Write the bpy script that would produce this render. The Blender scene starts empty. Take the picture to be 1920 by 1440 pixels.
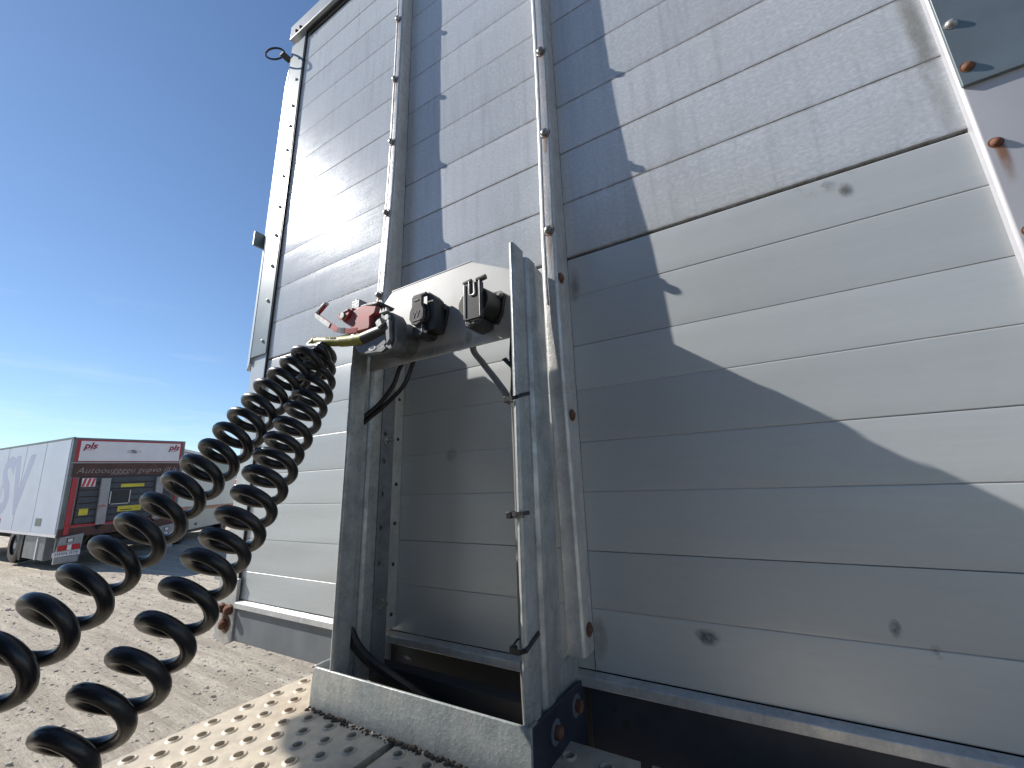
import bpy, math, random
from mathutils import Vector, Matrix, noise
random.seed(7)
C = bpy.context.scene
col = C.collection

# ------------------------------------------------------------------ camera
cam_d = bpy.data.cameras.new('camera'); cam = bpy.data.objects.new('camera', cam_d); col.objects.link(cam)
cam_d.sensor_width = 36; cam_d.lens = 14.30; cam_d.clip_start = .01; cam_d.clip_end = 3000
rr = Vector((.861285, .507258, -.029615)); uu = Vector((.149461, -.197205, .968902)); ff = Vector((-.485643, .838927, .245665))
cam.matrix_world = Matrix(((rr.x, uu.x, -ff.x, 0), (rr.y, uu.y, -ff.y, 0), (rr.z, uu.z, -ff.z, 0), (0, 0, 0, 1)))
C.camera = cam
C.render.resolution_x = 1024; C.render.resolution_y = 768

# ------------------------------------------------------------------ sun, sky, exposure
SUN = Vector((3.2, 1.0, -2.56)).normalized()        # travel direction of the light
el = math.asin(-SUN.z); az = math.atan2(-SUN.x, -SUN.y)
ld = bpy.data.lights.new('sun', 'SUN'); ld.energy = 5.0; ld.angle = math.radians(.53); ld.color = (1.0, .955, .89)
lo = bpy.data.objects.new('sun', ld); col.objects.link(lo)
lo.rotation_euler = SUN.to_track_quat('-Z', 'Y').to_euler()
W = bpy.data.worlds.new('World'); C.world = W; W.use_nodes = True
wn = W.node_tree; wn.nodes.clear()
def wnode(t, **k):
    n = wn.nodes.new(t)
    for a, b in k.items(): setattr(n, a, b)
    return n
sky = wnode('ShaderNodeTexSky', sky_type='NISHITA', sun_disc=False)
sky.sun_elevation = el; sky.sun_rotation = az; sky.altitude = 50; sky.air_density = 1.0; sky.dust_density = .05; sky.ozone_density = 4.5
bg = wnode('ShaderNodeBackground'); bg.inputs['Strength'].default_value = .094
tc = wnode('ShaderNodeTexCoord'); mp = wnode('ShaderNodeMapping'); mp.inputs['Scale'].default_value = (2.2, 2.2, 14)
nz = wnode('ShaderNodeTexNoise'); nz.inputs['Scale'].default_value = 1.6; nz.inputs['Detail'].default_value = 7; nz.inputs['Roughness'].default_value = .62
rm = wnode('ShaderNodeValToRGB'); rm.color_ramp.elements[0].position = .53; rm.color_ramp.elements[1].position = .78
sx = wnode('ShaderNodeSeparateXYZ'); band = wnode('ShaderNodeMapRange'); band.inputs[1].default_value = .42; band.inputs[2].default_value = .05; band.inputs[3].default_value = 0; band.inputs[4].default_value = .35
mul = wnode('ShaderNodeMath', operation='MULTIPLY'); mx = wnode('ShaderNodeMixRGB'); mx.inputs[2].default_value = (8.2, 8.6, 9.2, 1)
wo = wnode('ShaderNodeOutputWorld'); L = wn.links.new
L(tc.outputs['Generated'], mp.inputs[0]); L(mp.outputs[0], nz.inputs['Vector']); L(nz.outputs[0], rm.inputs[0])
L(tc.outputs['Generated'], sx.inputs[0]); L(sx.outputs[2], band.inputs[0]); L(rm.outputs[0], mul.inputs[0]); L(band.outputs[0], mul.inputs[1])
L(mul.outputs[0], mx.inputs[0]); L(sky.outputs[0], mx.inputs[1]); L(mx.outputs[0], bg.inputs[0]); L(bg.outputs[0], wo.inputs[0])
C.view_settings.view_transform = 'Standard'; C.view_settings.look = 'None'; C.view_settings.exposure = .5; C.view_settings.gamma = 1
C.view_settings.use_curve_mapping = False
C.render.engine = 'CYCLES'
C.cycles.max_bounces = 8; C.cycles.transparent_max_bounces = 8

# ------------------------------------------------------------------ materials
def nodes(name):
    m = bpy.data.materials.new(name); m.use_nodes = True
    nt = m.node_tree; return m, nt, nt.nodes['Principled BSDF']
def N(nt, t, **k):
    n = nt.nodes.new(t)
    for a, b in k.items():
        if a in n.inputs: n.inputs[a].default_value = b
        else: setattr(n, a, b)
    return n
def noise_fac(nt, scale=(1, 1, 1), freq=10, detail=5, rough=.6, coord='Object', lo=.35, hi=.65, rot=(0, 0, 0)):
    t = N(nt, 'ShaderNodeTexCoord'); m = N(nt, 'ShaderNodeMapping'); m.inputs['Scale'].default_value = scale; m.inputs['Rotation'].default_value = rot
    n = N(nt, 'ShaderNodeTexNoise'); n.inputs['Scale'].default_value = freq; n.inputs['Detail'].default_value = detail; n.inputs['Roughness'].default_value = rough
    r = N(nt, 'ShaderNodeMapRange'); r.inputs[1].default_value = lo; r.inputs[2].default_value = hi
    k = nt.links.new; k(t.outputs[coord], m.inputs[0]); k(m.outputs[0], n.inputs['Vector']); k(n.outputs[0], r.inputs[0])
    return r.outputs[0]
def mixc(nt, fac, a, b, mode='MIX'):
    m = N(nt, 'ShaderNodeMixRGB', blend_type=mode)
    for i, v in ((0, fac), (1, a), (2, b)):
        if hasattr(v, 'links'): nt.links.new(v, m.inputs[i])
        else: m.inputs[i].default_value = v if i == 0 else (*v, 1)
    return m.outputs[0]
def mathn(nt, op, a, b):
    m = N(nt, 'ShaderNodeMath', operation=op)
    for i, v in ((0, a), (1, b)):
        if hasattr(v, 'links'): nt.links.new(v, m.inputs[i])
        else: m.inputs[i].default_value = v
    return m.outputs[0]
def bump(nt, bs, h, dist=.001, strength=.5):
    b = N(nt, 'ShaderNodeBump'); b.inputs['Distance'].default_value = dist; b.inputs['Strength'].default_value = strength
    nt.links.new(h, b.inputs['Height']); nt.links.new(b.outputs[0], bs.inputs['Normal'])
def simple(name, c, rough=.5, metal=0, var=.25, freq=12, c2=None, bumpd=0, spec=.5, lo=.35, hi=.65, scale=(1, 1, 1)):
    m, nt, b = nodes(name)
    f = noise_fac(nt, scale=scale, freq=freq, lo=lo, hi=hi)
    c2 = c2 or tuple(v * (1 - var) for v in c)
    nt.links.new(mixc(nt, f, c, c2), b.inputs['Base Color'])
    b.inputs['Roughness'].default_value = rough; b.inputs['Metallic'].default_value = metal
    b.inputs['Specular IOR Level'].default_value = spec
    if bumpd: bump(nt, b, f, bumpd)
    return m
def plank_mat(name, upper):
    m, nt, b = nodes(name); lk = nt.links.new
    oi = N(nt, 'ShaderNodeObjectInfo')
    streak = noise_fac(nt, scale=(2.2, 1, 34), freq=3.0, detail=6, rough=.65, lo=.32, hi=.68)
    speck = noise_fac(nt, scale=(1, 1, 1.8), freq=85 if upper else 40, detail=4, rough=.7, lo=.40, hi=.66)
    drip = noise_fac(nt, scale=(30, 1, 2.2), freq=1.6, detail=5, rough=.6, lo=.5, hi=.75)
    blotch = noise_fac(nt, freq=3.2, detail=4, lo=.35, hi=.7)
    base = (.66, .70, .74) if upper else (.54, .565, .57)
    dark = (.47, .50, .52) if upper else (.44, .475, .48)
    c = mixc(nt, mathn(nt, 'MULTIPLY', streak, .55 if upper else .35), base, dark)
    c = mixc(nt, mathn(nt, 'MULTIPLY', speck, .6 if upper else .06), c, (.36, .37, .385))
    c = mixc(nt, mathn(nt, 'MULTIPLY', blotch, .28 if upper else .12), c, (.47, .455, .42))
    if upper:
        c = mixc(nt, mathn(nt, 'MULTIPLY', drip, .35), c, (.33, .33, .33))
    # grime that gathers along each plank's lower and upper joint
    tcn = N(nt, 'ShaderNodeTexCoord'); sp = N(nt, 'ShaderNodeSeparateXYZ'); lk(tcn.outputs['Generated'], sp.inputs[0])
    d = mathn(nt, 'ABSOLUTE', mathn(nt, 'SUBTRACT', sp.outputs[2], .5), 0)
    e = N(nt, 'ShaderNodeMapRange'); e.inputs[1].default_value = .455 if upper else .485; e.inputs[2].default_value = .5; lk(d, e.inputs[0])
    gn = noise_fac(nt, scale=(5, 1, 14), freq=6, detail=5, lo=.3, hi=.7)
    g = mathn(nt, 'MULTIPLY', mathn(nt, 'MULTIPLY', e.outputs[0], gn), .75 if upper else .3)
    c = mixc(nt, g, c, (.22, .17, .11))
    # small tone difference from plank to plank
    pv = N(nt, 'ShaderNodeMapRange'); pv.inputs[3].default_value = .93; pv.inputs[4].default_value = 1.05; lk(oi.outputs['Random'], pv.inputs[0])
    hsv = N(nt, 'ShaderNodeHueSaturation'); lk(pv.outputs[0], hsv.inputs['Value']); lk(c, hsv.inputs['Color'])
    lk(hsv.outputs[0], b.inputs['Base Color'])
    b.inputs['Metallic'].default_value = .16 if upper else .30
    b.inputs['Anisotropic'].default_value = .2
    tg = N(nt, 'ShaderNodeCombineXYZ'); tg.inputs[0].default_value = 1; lk(tg.outputs[0], b.inputs['Tangent'])
    r = N(nt, 'ShaderNodeMapRange'); r.inputs[3].default_value = .24 if upper else .42; r.inputs[4].default_value = .36 if upper else .50
    lk(mathn(nt, 'ADD', mathn(nt, 'MULTIPLY', streak, .5), mathn(nt, 'MULTIPLY', speck, .5)), r.inputs[0]); lk(r.outputs[0], b.inputs['Roughness'])
    if upper:      # weathered oxide skin (diffuse) over bare metal sheen
        dfs = N(nt, 'ShaderNodeBsdfDiffuse'); gls = N(nt, 'ShaderNodeBsdfGlossy'); mxs = N(nt, 'ShaderNodeMixShader')
        lk(hsv.outputs[0], dfs.inputs[0]); gls.inputs[0].default_value = (.80, .83, .87, 1); lk(r.outputs[0], gls.inputs['Roughness'])
        mxs.inputs[0].default_value = .15; lk(dfs.outputs[0], mxs.inputs[1]); lk(gls.outputs[0], mxs.inputs[2])
        lk(mxs.outputs[0], nt.nodes['Material Output'].inputs[0])
        r.inputs[3].default_value = .19; r.inputs[4].default_value = .31
    h = mathn(nt, 'ADD', mathn(nt, 'MULTIPLY', speck, .09 if upper else .03), mathn(nt, 'MULTIPLY', blotch, 1.2 if upper else 1.6))
    bump(nt, b, h, .0008, .6 if upper else .45)
    if upper:
        bo = [n for n in nt.nodes if n.bl_idname == 'ShaderNodeBump'][0]
        lk(bo.outputs[0], dfs.inputs['Normal']); lk(bo.outputs[0], gls.inputs['Normal'])
    return m
def galv_mat(name, base=(.45, .47, .47), dark=(.28, .30, .305), metal=.45, rough=.45, rust=0.0, dirt=.35):
    m, nt, b = nodes(name); lk = nt.links.new
    a = noise_fac(nt, freq=14, detail=8, rough=.7, lo=.38, hi=.62)
    st = noise_fac(nt, scale=(6, 6, 1), freq=8, detail=5, lo=.45, hi=.75)
    fine = noise_fac(nt, freq=120, detail=2, lo=.45, hi=.75)
    c = mixc(nt, a, base, dark)
    c = mixc(nt, mathn(nt, 'MULTIPLY', st, dirt), c, (.17, .175, .17))
    c = mixc(nt, mathn(nt, 'MULTIPLY', fine, .25), c, tuple(min(1, v * 1.35) for v in base))
    if rust:
        rf = noise_fac(nt, freq=7, detail=8, rough=.75, lo=.60, hi=.72)
        c = mixc(nt, mathn(nt, 'MULTIPLY', rf, rust), c, (.16, .075, .035))
    lk(c, b.inputs['Base Color']); b.inputs['Metallic'].default_value = metal
    r = N(nt, 'ShaderNodeMapRange'); r.inputs[3].default_value = rough - .1; r.inputs[4].default_value = rough + .15; lk(a, r.inputs[0]); lk(r.outputs[0], b.inputs['Roughness'])
    bump(nt, b, mathn(nt, 'ADD', a, fine), .0006, .5)
    return m
def decal_mat(name, c, dens=.7, freq=8, soft='radial', scale=(1, 1, 1), lo=.4, hi=.65):
    """worn stain: alpha fades to the edge of its thin sheet"""
    m, nt, b = nodes(name); lk = nt.links.new
    t = N(nt, 'ShaderNodeTexCoord'); sp = N(nt, 'ShaderNodeSeparateXYZ'); lk(t.outputs['Generated'], sp.inputs[0])
    ax = mathn(nt, 'ABSOLUTE', mathn(nt, 'SUBTRACT', sp.outputs[0], .5), 0)
    az_ = mathn(nt, 'ABSOLUTE', mathn(nt, 'SUBTRACT', sp.outputs[2], .5), 0)
    if soft == 'radial':
        rad = mathn(nt, 'SQRT', mathn(nt, 'ADD', mathn(nt, 'POWER', ax, 2), mathn(nt, 'POWER', az_, 2)), 0)
        e = N(nt, 'ShaderNodeMapRange'); e.inputs[1].default_value = .5; e.inputs[2].default_value = .15; lk(rad, e.inputs[0]); f = e.outputs[0]
    else:   # 'drip': strongest at the top, thins out downwards
        e1 = N(nt, 'ShaderNodeMapRange'); e1.inputs[1].default_value = .5; e1.inputs[2].default_value = .1; lk(ax, e1.inputs[0])
        e2 = N(nt, 'ShaderNodeMapRange'); e2.inputs[1].default_value = 0; e2.inputs[2].default_value = .9; lk(sp.outputs[2], e2.inputs[0])
        f = mathn(nt, 'MULTIPLY', e1.outputs[0], e2.outputs[0])
    n = noise_fac(nt, scale=scale, freq=freq, detail=6, rough=.7, lo=lo, hi=hi)
    lk(mathn(nt, 'MULTIPLY', mathn(nt, 'MULTIPLY', f, n), dens), b.inputs['Alpha'])
    b.inputs['Base Color'].default_value = (*c, 1); b.inputs['Roughness'].default_value = .7
    return m

M = {}
M['plank_up'] = plank_mat('brushed weathered aluminium', True)
M['plank_lo'] = plank_mat('smooth aluminium', False)
M['beam'] = galv_mat('pale beam alloy', (.58, .575, .55), (.44, .435, .42), .45, .42, dirt=.25)
M['post'] = simple('corner alloy', (.46, .48, .49), .42, .55, .2, 6, scale=(1, 1, .3))
M['sheet'] = simple('corner sheet', (.22, .26, .275), .42, .5, .25, 5)
M['panel'] = simple('pale corner panel', (.50, .50, .53), .5, .3, .12, 5)
M['galv'] = galv_mat('galvanised steel')
M['galvd'] = galv_mat('dull galvanised steel', (.22, .24, .26), (.14, .155, .17), .4, .5)
M['tray'] = galv_mat('worn galvanised tray', (.44, .45, .43), (.27, .30, .30), .25, .5, rust=.35, dirt=.4)
M['plate'] = simple('coupling plate', (.52, .525, .52), .5, .3, .16, 7, (.44, .435, .425))
M['under'] = simple('grey chassis paint', (.20, .215, .23), .5, .1, .25, 6, bumpd=.0005)
M['shade_navy'] = simple('shade-darkened blue paint', (.04, .048, .07), .5, .1, .4, 8)  # darkened tone holds shade in its colour; also used on the unseen truck
M['dark'] = simple('dark chassis paint', (.018, .021, .027), .6, 0, .4, 8)
M['black'] = simple('black plastic', (.018, .018, .019), .42, 0, .3, 30, (.03, .03, .029))
M['dusty'] = simple('dusty black plastic', (.10, .10, .095), .7, 0, .4, 60, (.04, .04, .04))
M['rubber'] = simple('black rubber', (.012, .012, .013), .38, 0, .3, 20)
M['hose'] = None
M['rust'] = simple('rusty bolt', (.20, .085, .045), .75, .1, .5, 60, (.09, .04, .025), bumpd=.0006)
M['steel'] = simple('zinc bolt', (.42, .42, .40), .35, .8, .4, 60)
M['rivet'] = simple('alloy rivet', (.5, .5, .5), .35, .8, .3, 40)
M['redp'] = simple('worn red casting', (.38, .05, .055), .5, .1, .5, 40, (.25, .09, .08), lo=.4, hi=.6)
M['redt'] = simple('red tape', (.50, .03, .04), .5, 0, .3, 40)
M['cast'] = simple('grey casting', (.17, .175, .18), .45, .4, .35, 50, bumpd=.0006)
M['lightcast'] = simple('light casting', (.42, .42, .41), .4, .5, .35, 50)
M['yellow'] = simple('yellow hose sleeve', (.42, .40, .06), .5, 0, .45, 25, (.24, .22, .05))
M['orange'] = simple('orange collar', (.62, .33, .03), .5)
M['cablegrey'] = simple('grey conduit', (.16, .16, .15), .6)
M['ink'] = simple('ink', (.03, .03, .03), .6)
m, nt, b = nodes('coiled hose plastic')
f = noise_fac(nt, freq=22, detail=5, lo=.45, hi=.75); geo = N(nt, 'ShaderNodeNewGeometry'); sp = N(nt, 'ShaderNodeSeparateXYZ'); nt.links.new(geo.outputs['Normal'], sp.inputs[0])
up = N(nt, 'ShaderNodeMapRange'); up.inputs[1].default_value = .2; up.inputs[2].default_value = 1; nt.links.new(sp.outputs[2], up.inputs[0])
nt.links.new(mixc(nt, mathn(nt, 'MULTIPLY', mathn(nt, 'MULTIPLY', f, up.outputs[0]), .5), (.013, .013, .015), (.11, .10, .09)), b.inputs['Base Color'])
rg = N(nt, 'ShaderNodeMapRange'); rg.inputs[3].default_value = .30; rg.inputs[4].default_value = .55; nt.links.new(f, rg.inputs[0]); nt.links.new(rg.outputs[0], b.inputs['Roughness'])
bump(nt, b, noise_fac(nt, freq=160, detail=3, lo=.3, hi=.7), .0002, .4)
M['hose'] = m
M['stain_rust'] = decal_mat('rust run', (.30, .13, .05), .75, 20, 'drip', (1, 1, .2))
M['stain_grey'] = decal_mat('grey scuff', (.15, .15, .15), .55, 18, 'radial', lo=.45, hi=.62)
M['stain_grime'] = decal_mat('grime', (.28, .27, .24), .42, 9, 'radial', (2, 1, .7), .3, .7)

# ------------------------------------------------------------------ mesh builder
class MB:
    def __init__(s): s.v = []; s.f = []
    def add(s, vs, fs):
        o = len(s.v); s.v += [tuple(v) for v in vs]; s.f += [tuple(i + o for i in f) for f in fs]; return s
    def box(s, x0, x1, y0, y1, z0, z1, mat=None):
        vs = [Vector((x, y, z)) for x in (x0, x1) for y in (y0, y1) for z in (z0, z1)]
        if mat: vs = [mat @ v for v in vs]
        return s.add(vs, [(0, 1, 3, 2), (4, 6, 7, 5), (0, 4, 5, 1), (2, 3, 7, 6), (0, 2, 6, 4), (1, 5, 7, 3)])
    def prism(s, pts, a, b, axis='y', mat=None):
        n = len(pts)
        def mk(p, t): return {'y': Vector((p[0], t, p[1])), 'z': Vector((p[0], p[1], t)), 'x': Vector((t, p[0], p[1]))}[axis]
        vs = [mk(p, a) for p in pts] + [mk(p, b) for p in pts]
        if mat: vs = [mat @ v for v in vs]
        return s.add(vs, [tuple(range(n)), tuple(range(2 * n - 1, n - 1, -1))] + [(i, i + n, (i + 1) % n + n, (i + 1) % n) for i in range(n)])
    def cyl(s, p0, p1, r0, r1=None, n=16, cap=True):
        p0, p1 = Vector(p0), Vector(p1); r1 = r0 if r1 is None else r1
        d = (p1 - p0).normalized(); a = d.orthogonal().normalized(); c = d.cross(a)
        vs = []
        for p, r in ((p0, r0), (p1, r1)):
            for i in range(n):
                t = 2 * math.pi * i / n; vs.append(p + (a * math.cos(t) + c * math.sin(t)) * r)
        fs = [(i, (i + 1) % n, (i + 1) % n + n, i + n) for i in range(n)]
        if cap: fs += [tuple(range(n - 1, -1, -1)), tuple(range(n, 2 * n))]
        return s.add(vs, fs)
    def dome(s, p, d, r, h, n=12, rings=4):
        p = Vector(p); d = Vector(d).normalized(); a = d.orthogonal().normalized(); c = d.cross(a)
        vs = []
        for k in range(rings):
            t = math.pi / 2 * k / rings
            for i in range(n):
                q = 2 * math.pi * i / n; vs.append(p + (a * math.cos(q) + c * math.sin(q)) * r * math.cos(t) + d * h * math.sin(t))
        vs.append(p + d * h); top = len(vs) - 1
        fs = [(k * n + i, k * n + (i + 1) % n, (k + 1) * n + (i + 1) % n, (k + 1) * n + i) for k in range(rings - 1) for i in range(n)]
        fs += [((rings - 1) * n + i, (rings - 1) * n + (i + 1) % n, top) for i in range(n)]
        return s.add(vs, fs)
    def tube(s, path, r, n=10, cap=True, closed=False):
        P = [Vector(p) for p in path]; m_ = len(P); R = r if isinstance(r, list) else [r] * m_
        t0 = (P[1] - P[0]).normalized(); nrm = t0.orthogonal().normalized(); vs = []
        for i, p in enumerate(P):
            if closed: t = (P[(i + 1) % m_] - P[i - 1]).normalized()
            else: t = (P[min(i + 1, m_ - 1)] - P[max(i - 1, 0)]).normalized()
            nrm = (nrm - t * nrm.dot(t)).normalized(); bi = t.cross(nrm)
            for k in range(n):
                q = 2 * math.pi * k / n; vs.append(p + (nrm * math.cos(q) + bi * math.sin(q)) * R[i])
        fs = []
        for i in range(m_ if closed else m_ - 1):
            j = (i + 1) % m_
            fs += [(i * n + k, i * n + (k + 1) % n, j * n + (k + 1) % n, j * n + k) for k in range(n)]
        if cap and not closed: fs += [tuple(range(n - 1, -1, -1)), tuple(range((m_ - 1) * n, m_ * n))]
        return s.add(vs, fs)
    def strip(s, path, w, th, up=(0, 0, 1)):
        """flat bar swept along a path; w along 'up' cross, th thickness"""
        P = [Vector(p) for p in path]; vs = []
        for i, p in enumerate(P):
            t = (P[min(i + 1, len(P) - 1)] - P[max(i - 1, 0)]).normalized()
            a = Vector(up) - t * t.dot(Vector(up)); a.normalize(); b_ = t.cross(a)
            vs += [p + a * w / 2 + b_ * th / 2, p - a * w / 2 + b_ * th / 2, p - a * w / 2 - b_ * th / 2, p + a * w / 2 - b_ * th / 2]
        fs = [(3, 2, 1, 0)]; n = len(P)
        for i in range(n - 1):
            o = i * 4; fs += [(o + k, o + (k + 1) % 4, o + 4 + (k + 1) % 4, o + 4 + k) for k in range(4)]
        o = (n - 1) * 4; fs.append((o, o + 1, o + 2, o + 3))
        return s.add(vs, fs)
    def build(s, name, mat, parent=None, smooth=False, bevel=0, seg=2, loc=None):
        me = bpy.data.meshes.new(name); vs = s.v
        if loc is not None: vs = [(v[0] - loc[0], v[1] - loc[1], v[2] - loc[2]) for v in vs]
        me.from_pydata(vs, [], s.f); me.update()
        import bmesh
        bm = bmesh.new(); bm.from_mesh(me); bmesh.ops.recalc_face_normals(bm, faces=bm.faces); bm.to_mesh(me); bm.free()
        o = bpy.data.objects.new(name, me); col.objects.link(o); me.materials.append(M[mat] if isinstance(mat, str) else mat)
        if loc is not None: o.location = loc
        if smooth:
            me.polygons.foreach_set('use_smooth', [True] * len(me.polygons))
            me.set_sharp_from_angle(angle=math.radians(40))
        if bevel:
            bv = o.modifiers.new('bevel', 'BEVEL'); bv.width = bevel; bv.segments = seg; bv.limit_method = 'ANGLE'; bv.angle_limit = math.radians(35)
            me.polygons.foreach_set('use_smooth', [True] * len(me.polygons)); me.set_sharp_from_angle(angle=math.radians(60)); bv.harden_normals = False
        if parent:
            o.parent = parent
            # parts keep their world place: roots sit on plain translations
            tot = Vector((0, 0, 0)); q = parent
            while q: tot += Vector(q.location); q = q.parent
            o.location = Vector(o.location) - tot
        return o
def thing(name, label, cat, loc=(0, 0, 0), group=None):
    o = bpy.data.objects.new(name, None); col.objects.link(o); o.location = loc; o.empty_display_size = .1
    o['label'] = label; o['category'] = cat
    if group: o['group'] = group
    return o
def copy_part(src, parent, loc):
    c = src.copy(); col.objects.link(c); c.parent = parent; c.location = loc; return c
_font = None
def text_mesh(body, size, mat, parent, M4, name='lettering', shear=0, ext=.0004, spacing=1, offset=0):
    cu = bpy.data.curves.new('t', 'FONT'); cu.body = body; cu.size = size; cu.extrude = ext; cu.shear = shear; cu.align_x = 'CENTER'; cu.align_y = 'CENTER'; cu.space_character = spacing; cu.offset = offset
    cu.resolution_u = 3
    t = bpy.data.objects.new('t', cu); me = bpy.data.meshes.new_from_object(t); bpy.data.objects.remove(t); bpy.data.curves.remove(cu)
    me.transform(M4); me.materials.clear(); me.materials.append(M[mat] if isinstance(mat, str) else mat)
    o = bpy.data.objects.new(name, me); col.objects.link(o)
    if parent:
        o.parent = parent; tot = Vector((0, 0, 0)); q = parent
        while q: tot += Vector(q.location); q = q.parent
        o.location = -tot
    return o
def frame_mat(o, x, y):   # matrix with local x, y axes in world and origin
    x = Vector(x).normalized(); y = Vector(y); y = (y - x * x.dot(y)).normalized(); z = x.cross(y)
    return Matrix(((x.x, y.x, z.x, o[0]), (x.y, y.y, z.y, o[1]), (x.z, y.z, z.z, o[2]), (0, 0, 0, 1)))

GZ = -1.75       # ground level (the camera is the origin)

# ================================================================== GROUND
m, nt, b = nodes('gravel ground'); lk = nt.links.new
big = noise_fac(nt, freq=.35, detail=5, lo=.35, hi=.65)
track = noise_fac(nt, scale=(.45, 5.5, 1), freq=1.3, detail=8, rough=.72, lo=.38, hi=.60, rot=(0, 0, math.radians(10)))
fine = noise_fac(nt, freq=16, detail=8, rough=.8, lo=.36, hi=.64)
c = mixc(nt, big, (.88, .79, .65), (.74, .66, .54))
c = mixc(nt, mathn(nt, 'MULTIPLY', track, .6), c, (.36, .30, .235))
c = mixc(nt, mathn(nt, 'MULTIPLY', fine, .45), c, (.30, .26, .21))
vo = N(nt, 'ShaderNodeTexVoronoi'); vo.inputs['Scale'].default_value = 26; tcc = N(nt, 'ShaderNodeTexCoord'); lk(tcc.outputs['Object'], vo.inputs['Vector'])
peb = N(nt, 'ShaderNodeMapRange'); peb.inputs[1].default_value = .10; peb.inputs[2].default_value = .25; peb.inputs[3].default_value = 1; peb.inputs[4].default_value = 0; lk(vo.outputs['Distance'], peb.inputs[0])
pm = mathn(nt, 'MULTIPLY', peb.outputs[0], noise_fac(nt, freq=3, lo=.5, hi=.6))
c = mixc(nt, mathn(nt, 'MULTIPLY', pm, .6), c, (.50, .46, .41))
lk(c, b.inputs['Base Color']); b.inputs['Roughness'].default_value = .9; b.inputs['Specular IOR Level'].default_value = .2
bump(nt, b, mathn(nt, 'ADD', mathn(nt, 'ADD', mathn(nt, 'MULTIPLY', track, .8), mathn(nt, 'MULTIPLY', fine, .8)), mathn(nt, 'MULTIPLY', pm, .5)), .035, .9)
M['ground'] = m
M['stone'] = simple('gravel stone', (.58, .52, .45), .9, 0, .5, 3, (.36, .32, .28))
def gh(x, y):
    v = noise.noise(Vector((x * .35, y * .35, 0))) * .05 + noise.noise(Vector((x * .9 + y * .2, y * 3.2, 3))) * .018 + noise.noise(Vector((x * 5, y * 5, 7))) * .010 + noise.noise(Vector((x * 13, y * 13, 1))) * .006
    return v
g = MB(); X0, X1, Y0, Y1 = -21, 1.0, -4, 9.5; nx, ny = 420, 300
vs = []
for j in range(ny + 1):
    for i in range(nx + 1):
        x = X0 + (X1 - X0) * i / nx; y = Y0 + (Y1 - Y0) * j / ny
        e = min(1, min(i, nx - i) / 12, min(j, ny - j) / 12)
        vs.append((x, y, GZ + gh(x, y) * e))
g.add(vs, [(j * (nx + 1) + i, j * (nx + 1) + i + 1, (j + 1) * (nx + 1) + i + 1, (j + 1) * (nx + 1) + i) for j in range(ny) for i in range(nx)])
S = 1200   # and on to the horizon, stitched round the fine patch
g.add([(-S, -S, GZ), (S, -S, GZ), (S, S, GZ), (-S, S, GZ), (X0, Y0, GZ), (X1, Y0, GZ), (X1, Y1, GZ), (X0, Y1, GZ)],
      [(0, 1, 5, 4), (1, 2, 6, 5), (2, 3, 7, 6), (3, 0, 4, 7)])
go = g.build('ground', 'ground', smooth=True); go['kind'] = 'structure'; go['label'] = 'pale sandy gravel yard with wheel tracks'
st = MB()
for i in range(9000):
    a = random.random() ** 1.6; x = -1.4 - 15 * a; y = random.uniform(-3.6, 8.5) * (.35 + .65 * a) ; r = random.choice((.006, .008, .01, .012, .02)) * random.uniform(.7, 1.4)
    if random.random() < .02: r *= 2
    z = GZ + gh(x, y); q = random.random() * 6.28
    n = 5; vs = []
    for k in range(n):
        t = q + 2 * math.pi * k / n; rr_ = r * random.uniform(.7, 1.15); vs.append((x + rr_ * math.cos(t), y + rr_ * math.sin(t), z - r * .3))
    for k in range(n):
        t = q + .5 + 2 * math.pi * k / n; rr_ = r * random.uniform(.4, .75); vs.append((x + rr_ * math.cos(t), y + rr_ * math.sin(t), z + r * random.uniform(.3, .7)))
    st.add(vs, [tuple(range(n, 2 * n))] + [(k, (k + 1) % n, (k + 1) % n + n, k + n) for k in range(n)])
so = st.build('gravel', 'stone'); so['kind'] = 'stuff'; so['label'] = 'loose gravel stones on the yard'; so['category'] = 'gravel'

# ================================================================== TRAILER
TR = thing('trailer', 'tall aluminium plank trailer front wall with galvanised coupling frame', 'trailer', (-.73, 1.0, GZ))
WY = 1.0
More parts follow.
